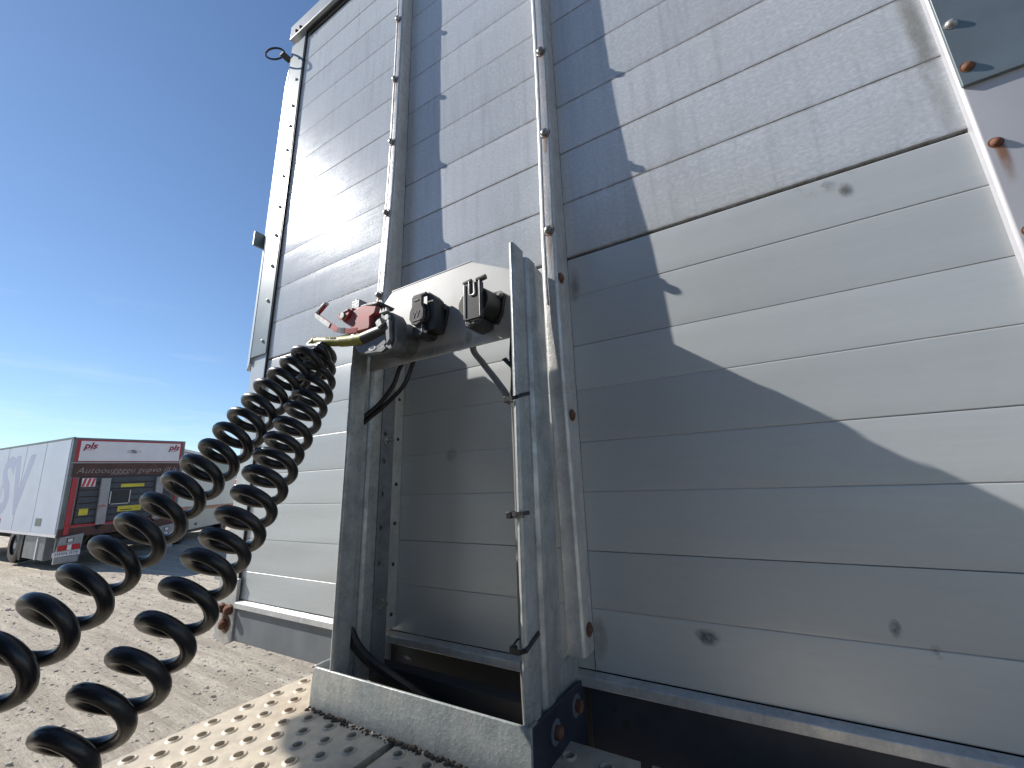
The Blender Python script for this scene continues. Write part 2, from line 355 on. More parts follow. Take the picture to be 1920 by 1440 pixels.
# front wall planks: three bays, 8 low planks, 11 high ones
low = [-.409, -.281, -.155, -.017, .106, .243, .367, .512, .632]
high = [.640 + .1805 * k for k in range(12)]
bays = [(-1.897, -1.05, -.022), (-1.047, -.383, .003), (-.381, .449, 0.0)]
for bi, (xa, xb, dz) in enumerate(bays):
    for zs, mt in ((low, 'plank_lo'), (high, 'plank_up')):
        for k in range(len(zs) - 1):
            z0 = zs[k] + (dz if (k or mt == 'plank_up') else 0); z1 = zs[k + 1] + dz
            gap = .0006
            if mt == 'plank_lo': gap = .0002
            if mt == 'plank_lo' and k == len(zs) - 2: z1 -= .0
            if mt == 'plank_up' and k == len(zs) - 2: z1 = min(z1, 2.64)
            pb = MB(); nseg = 10; zz = [0, .25, .5, .75, 1]
            # face with a slight bow and a dent or two, 14 mm thick, edges rolled back
            vs = []; cols = nseg + 1; amp = .0012 if mt == 'plank_up' else .0007
            if bi == 0 and mt == 'plank_lo': amp = .004
            ph = random.uniform(0, 9)
            tw = random.uniform(-.0012, .0012)
            ed = .0030 if mt == 'plank_up' else .0009; eb = .0028 if (mt == 'plank_lo' and k in (2, 6)) else ed; et = .0028 if (mt == 'plank_lo' and k in (1, 5)) else ed
            rows = [(0, eb), (.006, .0002), (.022, 0), (.25, 0), (.5, 0), (.75, 0), (.978, 0), (.994, .0002), (1, et)]
            for (fz, rec) in rows:
                for i in range(cols):
                    fx = i / nseg; x = xa + (xb - xa) * fx; z = z0 + gap + (z1 - z0 - 2 * gap) * fz
                    bow = noise.noise(Vector((x * 2.3 + ph, z * 5, ph))) * amp * math.sin(math.pi * fz) + tw * (fz - .5)
                    vs.append((x, WY + rec - bow, z))
            nr = len(rows)
            fs = [(r * cols + i, r * cols + i + 1, (r + 1) * cols + i + 1, (r + 1) * cols + i) for r in range(nr - 1) for i in range(cols - 1)]
            n0 = len(vs)
            for i in range(cols): vs.append((xa + (xb - xa) * i / nseg, WY + .014, z0 + gap))
            for i in range(cols): vs.append((xa + (xb - xa) * i / nseg, WY + .014, z1 - gap))
            fs += [(i, i + 1, n0 + i + 1, n0 + i) for i in range(cols - 1)] + [((nr - 1) * cols + i, n0 + cols + i, n0 + cols + i + 1, (nr - 1) * cols + i + 1) for i in range(cols - 1)]
            pb.add(vs, fs)
            pb.build('plank', mt, TR, smooth=True)
MB().box(-1.90, .455, WY + .0145, WY + .0498, -.4368, 2.66).build('wall_backing', 'dark', TR)
MB().box(-2.0, .54, WY + .052, WY + 10, -.42, 2.70).build('box_body', 'post', TR)

# vertical stiffening beams with bolts
def hexbolt(p, d, r, h, washer=None, parent=None, name='bolt', mat='steel', rot=0.0):
    p = Vector(p); d = Vector(d).normalized(); mb = MB()
    if washer: mb.cyl(p, p + d * .002, washer, n=20); p = p + d * .002
    mb.cyl(p, p + d * h, r, n=6); mb.dome(p + d * h, d, r * .82, h * .25, 12, 2)
    return mb.build(name, mat, parent, bevel=.0006)
beams = []
def bow(z): return .057 + .026 * math.exp(-((z - .5) / .52) ** 2)      # the strips stand off the wall a little at mid height
for (xl, xr, zb, name) in ((-1.090, -1.047, .0, 'a'), (-.427, -.382, -.368, 'b')):
    mb = MB(); th = .003; D = .057
    # U profile, mouth to the wall, chamfered foot
    def wallz(a, b_): return a
    zb0 = zb; vs = []; zl = [zb0] + [zb0 + .03 + (2.66 - zb0 - .03) * q / 24 for q in range(25)]
    for z in zl:
        D = bow(z)
        pts = [(xl - .002, WY - .002), (xl, WY - D + .006), (xl + .006, WY - D), (xr - .006, WY - D), (xr, WY - D + .006), (xr + .001, WY - .002)]
        vs += [(x, y, z) for (x, y) in pts]
    n = 6; m_ = len(zl)
    mb.add(vs, [tuple(range(n)), tuple(range((m_ - 1) * n, m_ * n))] + [(j * n + i, j * n + i + 1, (j + 1) * n + i + 1, (j + 1) * n + i) for j in range(m_ - 1) for i in range(n - 1)])
    bm_ = mb.build('beam', 'beam', TR, bevel=.0015); beams.append(bm_)
    zs_ = [max(zb, .45) + .02 + q * .11 for q in range(19)]
    MB().strip([(xl + .012, WY - bow(z) - .0005, z) for z in zs_], .0025, .0016, (1, 0, 0)).build('rib', 'beam', bm_)
fx = [-1.069, -.402]
for bi, zlist in ((0, [.68, 1.03, 1.366, 1.69, 2.03, 2.37]), (1, [.690, 1.033, 1.362, 1.70, 2.04])):
    for z in zlist:
        x = fx[bi] + (.004 if bi else -.002)
        yb = WY - bow(z)
        hexbolt((x, yb - .0005, z), (0, -1, .0), .0105, .010, .0145, beams[bi], mat='steel')
        MB().cyl((x, yb - .0002, z), (x, yb - .0014, z), .0165, n=20).build('washer', 'rust', beams[bi])
        MB().box(x - .006, x + .005, yb - .0030, yb - .0028, z - .12, z - .012).build('rust_streak', 'stain_rust', beams[bi])
for z, y in ((.548, .940), (.172, .955), (-.318, .972)):
    mb = MB().cyl((-.3805, y, z), (-.378, y, z), .015, n=18); mb.dome((-.378, y, z), (1, 0, 0), .011, .006, 12, 3)
    mb.build('bolt', 'rust', beams[1], smooth=True)
    MB().box(-.3806, -.3803, y - .006, y + .006, z - .10, z - .01).build('rust_streak', 'stain_rust', beams[1])
# lower box section behind the opening, left: side flange with black slots
fl = MB().prism([(-1.09, WY - .086), (-1.016, WY - .086), (-1.012, WY - .082), (-1.010, WY - .001), (-1.09, WY - .001)], -.40, .6, 'z').build('beam_foot', 'beam', TR, bevel=.0012)
for z in (.30, .165, .02, -.10, -.22, -.36):
    MB().cyl((-1.0112, WY - .022, z), (-1.0098, WY - .022, z), .006, n=10).build('slot', 'black', fl)

# left corner post and upper cover sheet
cp = MB().prism([(-1.90, WY - .004), (-2.03, WY - .004), (-2.09, WY + .035), (-2.09, WY + .10), (-1.90, WY + .10)], -.56, 2.62, 'z').build('corner_post', 'post', TR, bevel=.004)
sh = MB().prism([(-1.905, WY - .012), (-2.035, WY - .012), (-2.035, WY - .0045), (-1.905, WY - .0045)], .645, 2.62, 'z').build('cover_sheet', 'sheet', TR, bevel=.0015)
sh2 = MB().prism([(-2.036, WY - .014), (-2.165, WY + .040), (-2.165, WY + .11), (-2.140, WY + .11), (-2.140, WY + .044), (-2.036, WY - .006)], .615, 2.45, 'z').build('cover_sheet', 'post', TR, bevel=.002)
MB().box(-1.9035, -1.8985, WY - .010, WY - .001, -.42, 2.64).build('seal_strip', 'rubber', TR)
for k, z in enumerate((2.47, 2.31, 2.12, 1.98, 1.82, 1.65, 1.46, 1.29, 1.115, .925, .715)):
    MB().dome((-1.945, WY - .0125, z), (0, -1, 0), .0085, .007).build('rivet', 'rivet', sh, smooth=True)
for z in (.37, .09, -.2): MB().dome((-1.925, WY - .0045, z), (0, -1, 0), .0085, .007).build('rivet', 'steel', cp, smooth=True)
MB().box(-2.135, -2.122, WY - .03, WY + .035, 1.29, 1.375).build('clip', 'sheet', cp, bevel=.002)
mb = MB(); pth = [(-2.115 + .055 * math.cos(t) - .03, WY - .05 + .045 * math.sin(t), 2.60 + .03 * math.sin(t)) for t in [2 * math.pi * k / 28 for k in range(28)]]
mb.tube(pth, .0055, 8, closed=True); mb.box(-2.12, -2.085, WY - .035, WY + .02, 2.585, 2.60).build('rope_ring', 'dark', TR, smooth=True)
# bottom bracket of the corner, bolts
br = MB().prism([(-1.885, -.33), (-1.885, -.56), (-1.93, -.575), (-2.02, -.56), (-2.03, -.33)], WY - .018, WY - .0045, 'y').build('corner_bracket', 'beam', TR, bevel=.003)
for (x, z, r, w) in ((-1.975, -.445, .017, .02), (-1.915, -.445, .017, .02), (-1.94, -.50, .018, .033)):
    hexbolt((x, WY - .0185, z), (0, -1, 0), r, .018, w, br, mat='rust')
MB().box(-1.99, -1.89, WY - .0192, WY - .0188, -.57, -.43).build('rust_streak', 'stain_rust', br)
mk = MB().cyl((-2.10, WY + .06, .0), (-2.10, WY + .06, .05), .035, n=18).build('side_lamp', 'lightcast', TR, bevel=.003)
MB().cyl((-2.10, WY + .06, .0505), (-2.10, WY + .06, .075), .032, n=18).build('lens', 'redt', mk, bevel=.004)
MB().box(-2.16, -2.10, WY + .02, WY + .06, -.36, -.28).build('latch', 'rivet', TR, bevel=.004)

# roof rail
MB().box(-2.04, .58, WY - .03, WY + .12, 2.655, 2.76).build('roof_rail', 'post', TR, bevel=.004)
MB().box(-1.9, .45, WY - .012, WY - .0005, 2.641, 2.6545).build('roof_seal', 'dark', TR)
for x in (-1.97, -1.93): MB().dome((x, WY - .0305, 2.675), (0, -1, 0), .010, .01).build('rivet', 'rust', TR, smooth=True)

# right corner: pale panel and dark cover sheet
rp = MB().prism([(.447, WY - .014), (.452, WY - .018), (.62, WY - .018), (.62, WY + .08), (.447, WY + .08)], -.43, 2.64, 'z').build('corner_post', 'panel', TR, bevel=.0015)
rs = MB().prism([(.4485, WY - .0265), (.60, WY - .0265), (.60, WY - .0185), (.4485, WY - .0185)], .715, 2.64, 'z').build('cover_sheet', 'sheet', TR, bevel=.0012)
for z, mt in ((.860, 'lightcast'), (.752, 'rust'), (.98, 'rust'), (1.12, 'rust')):
    mb = MB().cyl((.462, WY - .0268, z), (.462, WY - .0278, z), .011, n=16); mb.dome((.462, WY - .0278, z), (0, -1, 0), .009, .008)
    mb.build('rivet', mt, rs, smooth=True)
for z in (.582, .40, .22):
    mb = MB().cyl((.465, WY - .0182, z), (.465, WY - .0192, z), .0105, n=16); mb.dome((.465, WY - .0192, z), (0, -1, 0), .0085, .008)
    mb.build('rivet', 'rust', rp, smooth=True)
    MB().box(.459, .477, WY - .01885, WY - .01865, z - .09, z - .006).build('rust_streak', 'stain_rust', rp)
MB().box(.405, .4468, WY - .0012, WY - .0009, .60, 1.25).build('grime_stain', 'stain_grime', TR)

# stains on the planks
for (x, z, w, h, mt) in ((.205, .612, .07, .035, 'stain_grey'), (.25, .59, .025, .04, 'stain_grey'), (.185, .63, .06, .02, 'stain_grey'), (.262, .635, .012, .03, 'stain_grey'), (-.137, -.308, .055, .035, 'stain_grey'), (.165, -.255, .02, .035, 'stain_grey'), (.21, -.285, .018, .03, 'stain_grey'), (-.8, .1, .05, .05, 'stain_grime'), (-.365, .55, .04, .12, 'stain_grime'), (-.37, -.34, .05, .1, 'stain_grime')):
    MB().box(x - w / 2, x + w / 2, WY - .0016, WY - .0013, z - h / 2, z + h / 2).build('scuff', mt, TR)

# sill and lower frame
MB().prism([(WY - .002, -.4095), (WY - .022, -.417), (WY - .024, -.436), (WY - .002, -.4375)], -1.885, .50, 'x').build('sill', 'beam', TR, bevel=.0015)
MB().prism([(-1.884, -.438), (-1.884, -.556), (-1.35, -.552), (-1.06, -.552), (-1.06, -.438)], WY - .012, WY + .05, 'y').build('lower_beam', 'under', TR, bevel=.003)
rb = MB().box(-.40, .60, WY - .004, WY + .05, -.62, -.438).build('lower_beam', 'shade_navy', TR, bevel=.003)  # shaded right half, its shade put into the colour
for x, z in ((-.345, -.475), (-.32, -.50)): MB().cyl((x, WY - .0045, z), (x, WY - .0055, z), .007, n=12).build('hole', 'black', rb)
MB().box(-1.06, -.40, WY + .03, WY + .08, -.62, -.438).build('cross_member', 'dark', TR, bevel=.003)
MB().box(-1.04, -.42, WY - .10, WY - .06, -.505, -.46).build('cross_member', 'dark', TR, bevel=.003)
for x in (-1.15, -.30): MB().box(x - .05, x + .05, WY + .08, WY + 9.5, -.85, -.43).build('chassis_rail', 'dark', TR)
def wheel(parent, c, axis, R=.5, w=.3, tm='rubber', rimm='lightcast'):
    c = Vector(c); a = Vector(axis).normalized(); mb = MB()
    prof = [(-.5, .58), (-.5, .9), (-.42, .985), (-.3, 1), (.3, 1), (.42, .985), (.5, .9), (.5, .58)]
    e1 = a.orthogonal().normalized(); e2 = a.cross(e1); n = 36; vs = []
    for i in range(n):
        t = 2 * math.pi * i / n; d = e1 * math.cos(t) + e2 * math.sin(t)
        for (p, q) in prof: vs.append(c + a * p * w + d * q * R)
    k = len(prof); fs = [(i * k + j, i * k + (j + 1) % k, ((i + 1) % n) * k + (j + 1) % k, ((i + 1) % n) * k + j) for i in range(n) for j in range(k)]
    ty = mb.add(vs, fs).build('tyre', tm, parent, smooth=True)
    rm_ = MB().cyl(c - a * w * .3, c + a * w * .3, R * .59, n=28); rm_.cyl(c + a * w * .3, c + a * w * .42, R * .28, R * .24, n=20); rm_.cyl(c - a * w * .42, c - a * w * .3, R * .24, R * .28, n=20)
    for i in range(8):
        t = 2 * math.pi * i / 8; d = e1 * math.cos(t) + e2 * math.sin(t)
        for s_ in (-1, 1): rm_.cyl(c + d * R * .42 + a * s_ * w * .3, c + d * R * .42 + a * s_ * w * .34, R * .05, n=8)
    rm_.build('rim', rimm, ty, bevel=.004)
    return ty
for y in (5.4, 6.7, 8.0):
    for x in (-1.8, .34): wheel(TR, (x, WY + y, GZ + .5), (1, 0, 0))

# ---- coupling frame in front of the wall
TD = .26
def fpost(dx, zb, name):
    # cold-bent open section: lipped front channel, valley, ridge, back leg
    th = .004
    P = [(-.9725, WY - .232), (-.9722, WY - .238), (-.9590, WY - .2592), (-.9568, WY - .2605), (-.9552, WY - .259), (-.955, WY - .254), (-.955, WY - .215),
         (-.968, WY - .211), (-.969, WY - .190), (-.962, WY - .186), (-.957, WY - .180), (-.957, WY - .148), (-.962, WY - .142), (-.964, WY - .0880)]
    Q = []
    for i, p in enumerate(P):   # offset the open line to give it thickness
        a = Vector((*P[max(i - 1, 0)], 0)); c_ = Vector((*P[min(i + 1, len(P) - 1)], 0)); t = (c_ - a).normalized(); nn = Vector((-t.y, t.x, 0))
        Q.append((p[0] + nn.x * -th, p[1] + nn.y * -th))
    vs = []; n = len(P)
    for z, in ((zb,), (.560,)):
        vs += [(x + dx, y, z) for x, y in P] + [(x + dx, y, z) for x, y in Q]
    fs = []
    for i in range(n - 1):
        fs += [(i, i + 1, 2 * n + i + 1, 2 * n + i), (n + i + 1, n + i, 3 * n + i, 3 * n + i + 1), (i + 1, i, n + i, n + i + 1), (2 * n + i, 2 * n + i + 1, 3 * n + i + 1, 3 * n + i)]
    fs += [(0, 2 * n, 3 * n, n), (n - 1, 2 * n - 1, 4 * n - 1, 3 * n - 1)]
    return MB().add(vs, fs).build('frame_post', 'galv', TR, bevel=.0012)
pl = fpost(0, -.475, 'l'); pr = fpost(.538, -.475, 'r')
MB().box(-1.045, -.960, WY - .0915, WY - .0880, -.47, .56).build('mounting_flange', 'galv', TR)
MB().box(-.428, -.421, WY - .0875, WY - .003, -.47, -.37).build('light_stop_plate', 'galv', TR)  # added to stop sunlight leaking past the right post foot
# perforated back leg bolted inside the left post
leg = MB(); x = -.950; ys = (WY - .160, WY - .105); zs = []
zc_ = [.378, .167, .085, -.009, -.101, -.197]
# strip with real holes
def holed_strip(mb, x, y0, y1, z0, z1, yc, zcs, r, th=.004, n=12):
    prev = z0; h = r * 1.9
    edges = []
    for zc in sorted(zcs):
        for xx in (x, x - th):
            mb.add([(xx, y0, prev), (xx, y1, prev), (xx, y1, zc - h), (xx, y0, zc - h)], [(0, 1, 2, 3)])
        ring = [(yc + r * math.cos(2 * math.pi * k / n), zc + r * math.sin(2 * math.pi * k / n)) for k in range(n)]
        sq = []
        for k in range(n):
            a = 2 * math.pi * k / n; cx, sz = math.cos(a), math.sin(a)
            ly = (y1 - yc) if cx > 0 else (yc - y0); t = min(ly / abs(cx) if abs(cx) > 1e-6 else 9, h / abs(sz) if abs(sz) > 1e-6 else 9); sq.append((yc + cx * t, zc + sz * t))
        # corner snap
        for cy, cz in ((y0, zc - h), (y1, zc - h), (y0, zc + h), (y1, zc + h)):
            kk = min(range(n), key=lambda k: (sq[k][0] - cy) ** 2 + (sq[k][1] - cz) ** 2); sq[kk] = (cy, cz)
        for xx in (x, x - th):
            mb.add([(xx, *p) for p in ring] + [(xx, *p) for p in sq], [(k, (k + 1) % n, (k + 1) % n + n, k + n) for k in range(n)])
        mb.add([(x, *p) for p in ring] + [(x - th, *p) for p in ring], [(k, (k + 1) % n, (k + 1) % n + n, k + n) for k in range(n)])
        prev = zc + h
    for xx in (x, x - th): mb.add([(xx, y0, prev), (xx, y1, prev), (xx, y1, z1), (xx, y0, z1)], [(0, 1, 2, 3)])
    for (ya, yb) in ((y0, y0), (y1, y1)): mb.add([(x, ya, z0), (x - th, ya, z0), (x - th, ya, z1), (x, ya, z1)], [(0, 1, 2, 3)])
holed_strip(leg, -.950, WY - .147, WY - .098, -.47, .50, WY - .134, zc_, .007)
lg = leg.build('perforated_leg', 'galvd', TR)
for z in (.147, -.300):
    mb = MB().cyl((-.9495, WY - .124, z), (-.9475, WY - .124, z), .014, n=18); mb.cyl((-.9475, WY - .124, z), (-.939, WY - .124, z), .0085, n=6); mb.cyl((-.939, WY - .124, z), (-.920, WY - .124, z), .0042, n=10)
    mb.build('stud', 'steel', lg)
MB().cyl((-.9455, WY - .135, -.447), (-.940, WY - .135, -.447), .014, n=6).build('bolt', 'dark', lg)

# tray: open frame standing on the deck
tx0, tx1, tz0, tz1 = -1.024, -.408, -.508, -.412
tf = MB()
tf.prism([(tx0, tz0), (tx1, tz0 - .045), (tx1, tz1), (tx0 + .014, tz1 - .004), (tx0 + .004, tz1 - .012)], WY - TD - .006, WY - TD + .0, 'y')
tray = tf.build('frame_tray', 'tray', TR, bevel=.0015)
MB().prism([(WY - TD + .001, -.555), (WY - .005, -.555), (WY - .005, -.428), (WY - .060, -.422), (WY - TD + .001, -.414)], tx1 - .006, tx1, 'x').build('tray_side', 'shade_navy', tray, bevel=.0015)  # side turned from the sun, shade painted in as a darker tone
MB().prism([(WY - TD + .001, tz0), (WY - .02, tz0), (WY - .02, tz1 - .002), (WY - TD + .001, tz1 - .004)], tx0, tx0 + .006, 'x').build('tray_side', 'galv', tray, bevel=.0015)
MB().box(tx1 - .004, tx1 + .001, WY - TD - .004, WY - TD + .018, tz1 - .0005, tz1 + .0035).build('weld_tab', 'lightcast', tray)
for (y, z) in ((.829, -.458), (.934, -.456)):
    MB().cyl((tx1 + .0005, y, z), (tx1 + .003, y, z), .021, n=22).build('washer', 'galvd', tray)
    hexbolt((tx1 + .003, y, z), (1, 0, 0), .0125, .011, None, tray, mat='rust')
# dirt caught along the foot of the tray
dm = MB()
for i in range(260):
    t = random.random(); x = tx0 + (tx1 - tx0) * t; y = WY - TD - .006 - abs(random.gauss(0, .006)); r = random.uniform(.0015, .0045) * (1.4 if t < .25 or .45 < t < .75 else .8)
    dm.dome((x, y, -.5049), (random.uniform(-.4, .4), -.3, 1), r, r * random.uniform(.6, 1.3), 6, 2)
M['dirt'] = simple('caught dirt', (.12, .09, .06), .95, 0, .5, 90, (.06, .055, .04))
d_ = dm.build('dirt', 'dirt', TR); d_['kind'] = 'stuff'

# coupling plate
PY = .798
cpl = MB().prism([(-.955, .346), (-.432, .350), (-.432, .520), (-.468, .538), (-.578, .592), (-.872, .586), (-.952, .515)], PY, PY + .005, 'y').build('coupling_plate', 'plate', TR, bevel=.0022, seg=3)
MB().tube([(-.874, PY + .0025, .5865), (-.727, PY + .0025, .5895), (-.579, PY + .0025, .5925)], .0034, 8).build('rolled_edge', 'plate', cpl, smooth=True)
for (x, z) in ((-.669, .418), (-.53, .383)):
    MB().cyl((x, PY - .0004, z), (x, PY - .0002, z), .0062, n=14).build('hole', 'black' if x < -.6 else 'lightcast', cpl)
MB().box(-.60, -.572, PY - .0009, PY - .0006, .353, .40).build('stain', 'stain_grime', cpl)
MB().box(-.90, -.50, PY - .0009, PY - .0006, .347, .38).build('stain', 'stain_grime', cpl)

# electrical sockets
def socket(cx, cz, big):
    R = .043 if big else .035
    b_ = MB()
    # base flange with ears, stub housing
    b_.prism([(cx - .038, cz - .038), (cx + .030, cz - .046), (cx + .044, cz - .02), (cx + .052, cz + .026), (cx + .040, cz + .040), (cx - .030, cz + .040)], PY - .009, PY - .0005, 'y')
    b_.cyl((cx, PY - .009, cz), (cx - .004, PY - .058, cz), R, R * .94, n=28)
    hb = b_.build('electrical_socket', 'black', TR, bevel=.002)
    hb['label'] = 'large black trailer socket with wire spring lid' if big else 'small black trailer socket with dusty embossed lid'
    ea = MB().cyl((cx + .040, PY - .010, cz + .026), (cx + .040, PY - .016, cz + .026), .009, n=14); ea.cyl((cx + .040, PY - .016, cz + .026), (cx + .040, PY - .019, cz + .026), .0045, n=6)
    ea.build('screw', 'cast' if not big else 'steel', hb)
    return hb
s1 = socket(-.700, .448, False)
y0 = PY - .060
lid = MB()
lid.prism([(-.722, .497), (-.686, .497), (-.686, .470), (-.679, .455), (-.679, .435), (-.688, .420), (-.704, .414), (-.720, .420), (-.729, .436), (-.728, .456), (-.721, .470)], y0 - .010, y0 - .0005, 'y')
l1 = lid.build('lid', 'dusty', s1, bevel=.002)
text_mesh('W', .026, 'black', s1, frame_mat((-.706, y0 - .0102, .444), (1, 0, 0), (.25, 0, 1)), 'emblem', ext=.0006)
MB().box(-.716, -.690, y0 - .0112, y0 - .0100, .426, .4295).build('emblem_bar', 'black', s1)
MB().box(-.712, -.697, y0 - .0112, y0 - .0100, .483, .487).build('emblem_bar', 'black', s1)
MB().cyl((-.725, y0 + .004, .503), (-.683, y0 + .004, .503), .006, n=12).build('hinge', 'dusty', s1)
MB().prism([(-.683, .506), (-.676, .508), (-.660, .49), (-.655, .40), (-.683, .40)], y0 + .006, PY - .01, 'y').build('hinge_bracket', 'black', s1, bevel=.002)
MB().prism([(-.722, .415), (-.682, .415), (-.680, .392), (-.690, .384), (-.714, .386), (-.722, .394)], y0 - .004, PY - .012, 'y').build('cable_gland', 'black', s1, bevel=.002)
MB().box(-.690, -.6875, y0 - .0052, y0 - .0042, .392, .416).build('latch_edge', 'lightcast', s1)
for x in (-.694, -.676): MB().cyl((x, y0 - .004, .390), (x + .004, y0 - .006, .392), .0035, n=8).build('screw', 'steel', s1)
s2 = socket(-.522, .436, True)
lid = MB().box(-.547, -.497, y0 - .014, y0 - .0005, .386, .480).build('lid', 'black', s2, bevel=.002)
MB().cyl((-.533, y0 - .001, .432), (-.533, y0 - .006, .432), .036, n=28).build('lid_disc', 'black', s2, bevel=.002)
for (xa, xb) in ((-.551, -.528), (-.513, -.487)): MB().cyl((xa, y0 - .006, .486), (xb, y0 - .006, .489), .0065, n=12).build('hinge', 'dusty', s2)
wy = y0 - .0158
MB().tube([(-.530, wy, .484), (-.530, wy, .452), (-.527, wy, .447), (-.517, wy, .447), (-.514, wy, .452), (-.516, wy, .484)], .0011, 6).build('spring_wire', 'lightcast', s2, smooth=True)
MB().tube([(-.5445, wy, .480), (-.5435, wy, .389)], .0009, 6).build('spring_wire', 'lightcast', s2)
MB().tube([(-.500, wy, .480), (-.4985, wy, .389)], .0009, 6).build('spring_wire', 'lightcast', s2)
MB().prism([(-.545, .386), (-.498, .386), (-.502, .372), (-.532, .366), (-.545, .372)], y0 - .012, PY - .012, 'y').build('cable_gland', 'black', s2, bevel=.003)
MB().box(-.541, -.499, y0 - .0165, y0 - .0145, .3855, .3885).build('lid_lip', 'dusty', s2)
for x in (-.532, -.520): MB().prism([(x - .005, .374), (x + .005, .374), (x + .001, .382)], y0 - .0135, y0 - .0125, 'y').build('rib', 'dusty', s2)

# duomatic style air coupling on the left of the plate
ac = MB().prism([(-.903, .391), (-.893, .403), (-.852, .407), (-.818, .418), (-.793, .406), (-.784, .414), (-.787, .437), (-.806, .448), (-.805, .462), (-.787, .465), (-.764, .455), (-.751, .435), (-.746, .373), (-.756, .352), (-.790, .346), (-.848, .352), (-.886, .366)], .700, .745, 'y').build('air_coupling', 'cast', TR, bevel=.004, seg=3)
ac['label'] = 'grey cast air coupling claw with oval badge'
MB().cyl((-.81, .745, .40), (-.80, PY, .41), .045, .05, n=24).build('mounting_boss', 'cast', ac, bevel=.002)
bd = MB(); n = 24
bd.prism([(-.829 + .0135 * math.cos(2 * math.pi * k / n), .368 + .0068 * math.sin(2 * math.pi * k / n)) for k in range(n)], .6975, .6998, 'y'); bd.build('badge', 'plate', ac)
for dx in (-.006, -.001, .004): MB().box(-.829 + dx, -.8275 + dx, .6968, .6974, .366, .370).build('badge_mark', 'ink', ac)
MB().prism([(-.858, .358), (-.802, .354), (-.778, .374), (-.785, .384), (-.855, .378)], .6985, .6999, 'y').build('recess_rim', 'cast', ac, bevel=.001)
MB().prism([(-.806, .352), (-.782, .366), (-.772, .356), (-.79, .348)], .694, .6995, 'y').build('lug', 'cast', ac, bevel=.001)
MB().cyl((-.772, .700, .440), (-.772, .690, .440), .0085, n=14).build('pivot_pin', 'steel', ac, bevel=.001)
MB().prism([(-.766, .434), (-.757, .428), (-.752, .375), (-.766, .36), (-.772, .40)], .688, .6995, 'y').build('claw_arm', 'cast', ac, bevel=.003)
MB().prism([(-.805, .43), (-.788, .438), (-.778, .420), (-.795, .412)], .682, .699, 'y').build('catch', 'lightcast', ac, bevel=.001)
for k, dx in enumerate((0, .010, .019)): MB().prism([(-.80 + dx, .458), (-.796 + dx, .47), (-.790 + dx, .458)], .69, .70, 'y').build('tooth', 'lightcast', ac)
rd = MB().prism([(-.983, .497), (-.975, .513), (-.926, .513), (-.925, .499), (-.898, .506), (-.872, .504), (-.826, .492), (-.833, .471), (-.851, .465), (-.849, .440), (-.853, .430), (-.910, .433), (-.932, .456), (-.964, .477)], .702, .740, 'y').build('red_housing', 'redp', TR, bevel=.003)
MB().prism([(-.980, .496), (-.977, .500), (-.932, .508), (-.930, .492), (-.942, .480), (-.958, .478), (-.975, .486)], .694, .7015, 'y').build('face_plate', 'redp', rd, bevel=.001)
MB().box(-.972, -.934, .6920, .6938, .500, .504, Matrix.Translation((-.953, 0, .502)) @ Matrix.Rotation(-.12, 4, 'Y') @ Matrix.Translation((.953, 0, -.502))).build('raised_lettering', 'cast', rd)
MB().cyl((-.955, .694, .490), (-.955, .690, .490), .010, n=8).build('knob', 'lightcast', rd, bevel=.001)
MB().prism([(-.90, .505), (-.83, .498), (-.82, .505), (-.85, .512), (-.895, .512)], .705, .765, 'y').build('top_cover', 'cast', rd, bevel=.003)
MB().prism([(-.925, .430), (-.84, .425), (-.795, .432), (-.80, .465), (-.85, .467), (-.91, .45)], .715, .790, 'y').build('valve_body', 'cast', rd, bevel=.004)
MB().box(-.975, -.940, .735, .765, .50, .556).build('post_cap', 'galvd', rd, bevel=.002)
# lever: bent flat bar
lev = MB().strip([(-1.052, .702, .554), (-1.066, .702, .545), (-1.086, .700, .532), (-1.084, .700, .524), (-1.03, .698, .487), (-.985, .697, .457), (-.965, .698, .449), (-.925, .702, .440), (-.90, .704, .437)], .015, .005, (.6, 0, .78)).build('coupling_lever', 'redt', TR, bevel=.0008)
MB().strip([(-1.0862, .6985, .5335), (-1.0845, .6985, .5225), (-1.03, .6965, .4855), (-1.012, .696, .4735)], .0154, .0056, (.6, 0, .78)).build('bare_metal', 'lightcast', lev, bevel=.0008)
MB().strip([(-1.046, .702, .5575), (-1.067, .7015, .5453), (-1.0865, .700, .5325)], .0154, .0057, (.0, 1, .2)).build('bent_tip', 'lightcast', lev, bevel=.0008)
MB().strip([(-.975, .697, .4525), (-.962, .698, .4478), (-.947, .700, .4452)], .0156, .006, (.5, 0, .8)).build('tape', 'cast', lev)

# cables
def spline(P, n=10):
    P = [Vector(p) for p in P]; P = [2 * P[0] - P[1]] + P + [2 * P[-1] - P[-2]]; out = []
    for i in range(1, len(P) - 2):
        for k in range(n):
            t = k / n; a, b_, c_, d = P[i - 1], P[i], P[i + 1], P[i + 2]
            out.append(.5 * ((2 * b_) + (c_ - a) * t + (2 * a - 5 * b_ + 4 * c_ - d) * t * t + (3 * b_ - a - 3 * c_ + d) * t ** 3))
    out.append(P[-2]); return out
def cable(P, r, mat='rubber', label=None):
    o = MB().tube(spline(P), r, 8).build('cable', mat, TR, smooth=True)
    if label: o['label'] = label
cable([(-.800, .806, .39), (-.862, .830, .350), (-.885, .830, .302), (-.925, .815, .247), (-.965, .79, .205), (-.992, .775, .17), (-.995, .78, .10)], .0066)
cable([(-.770, .806, .39), (-.822, .838, .350), (-.852, .836, .294), (-.915, .82, .238), (-.965, .80, .197), (-.990, .785, .160), (-.995, .79, .10)], .0066)
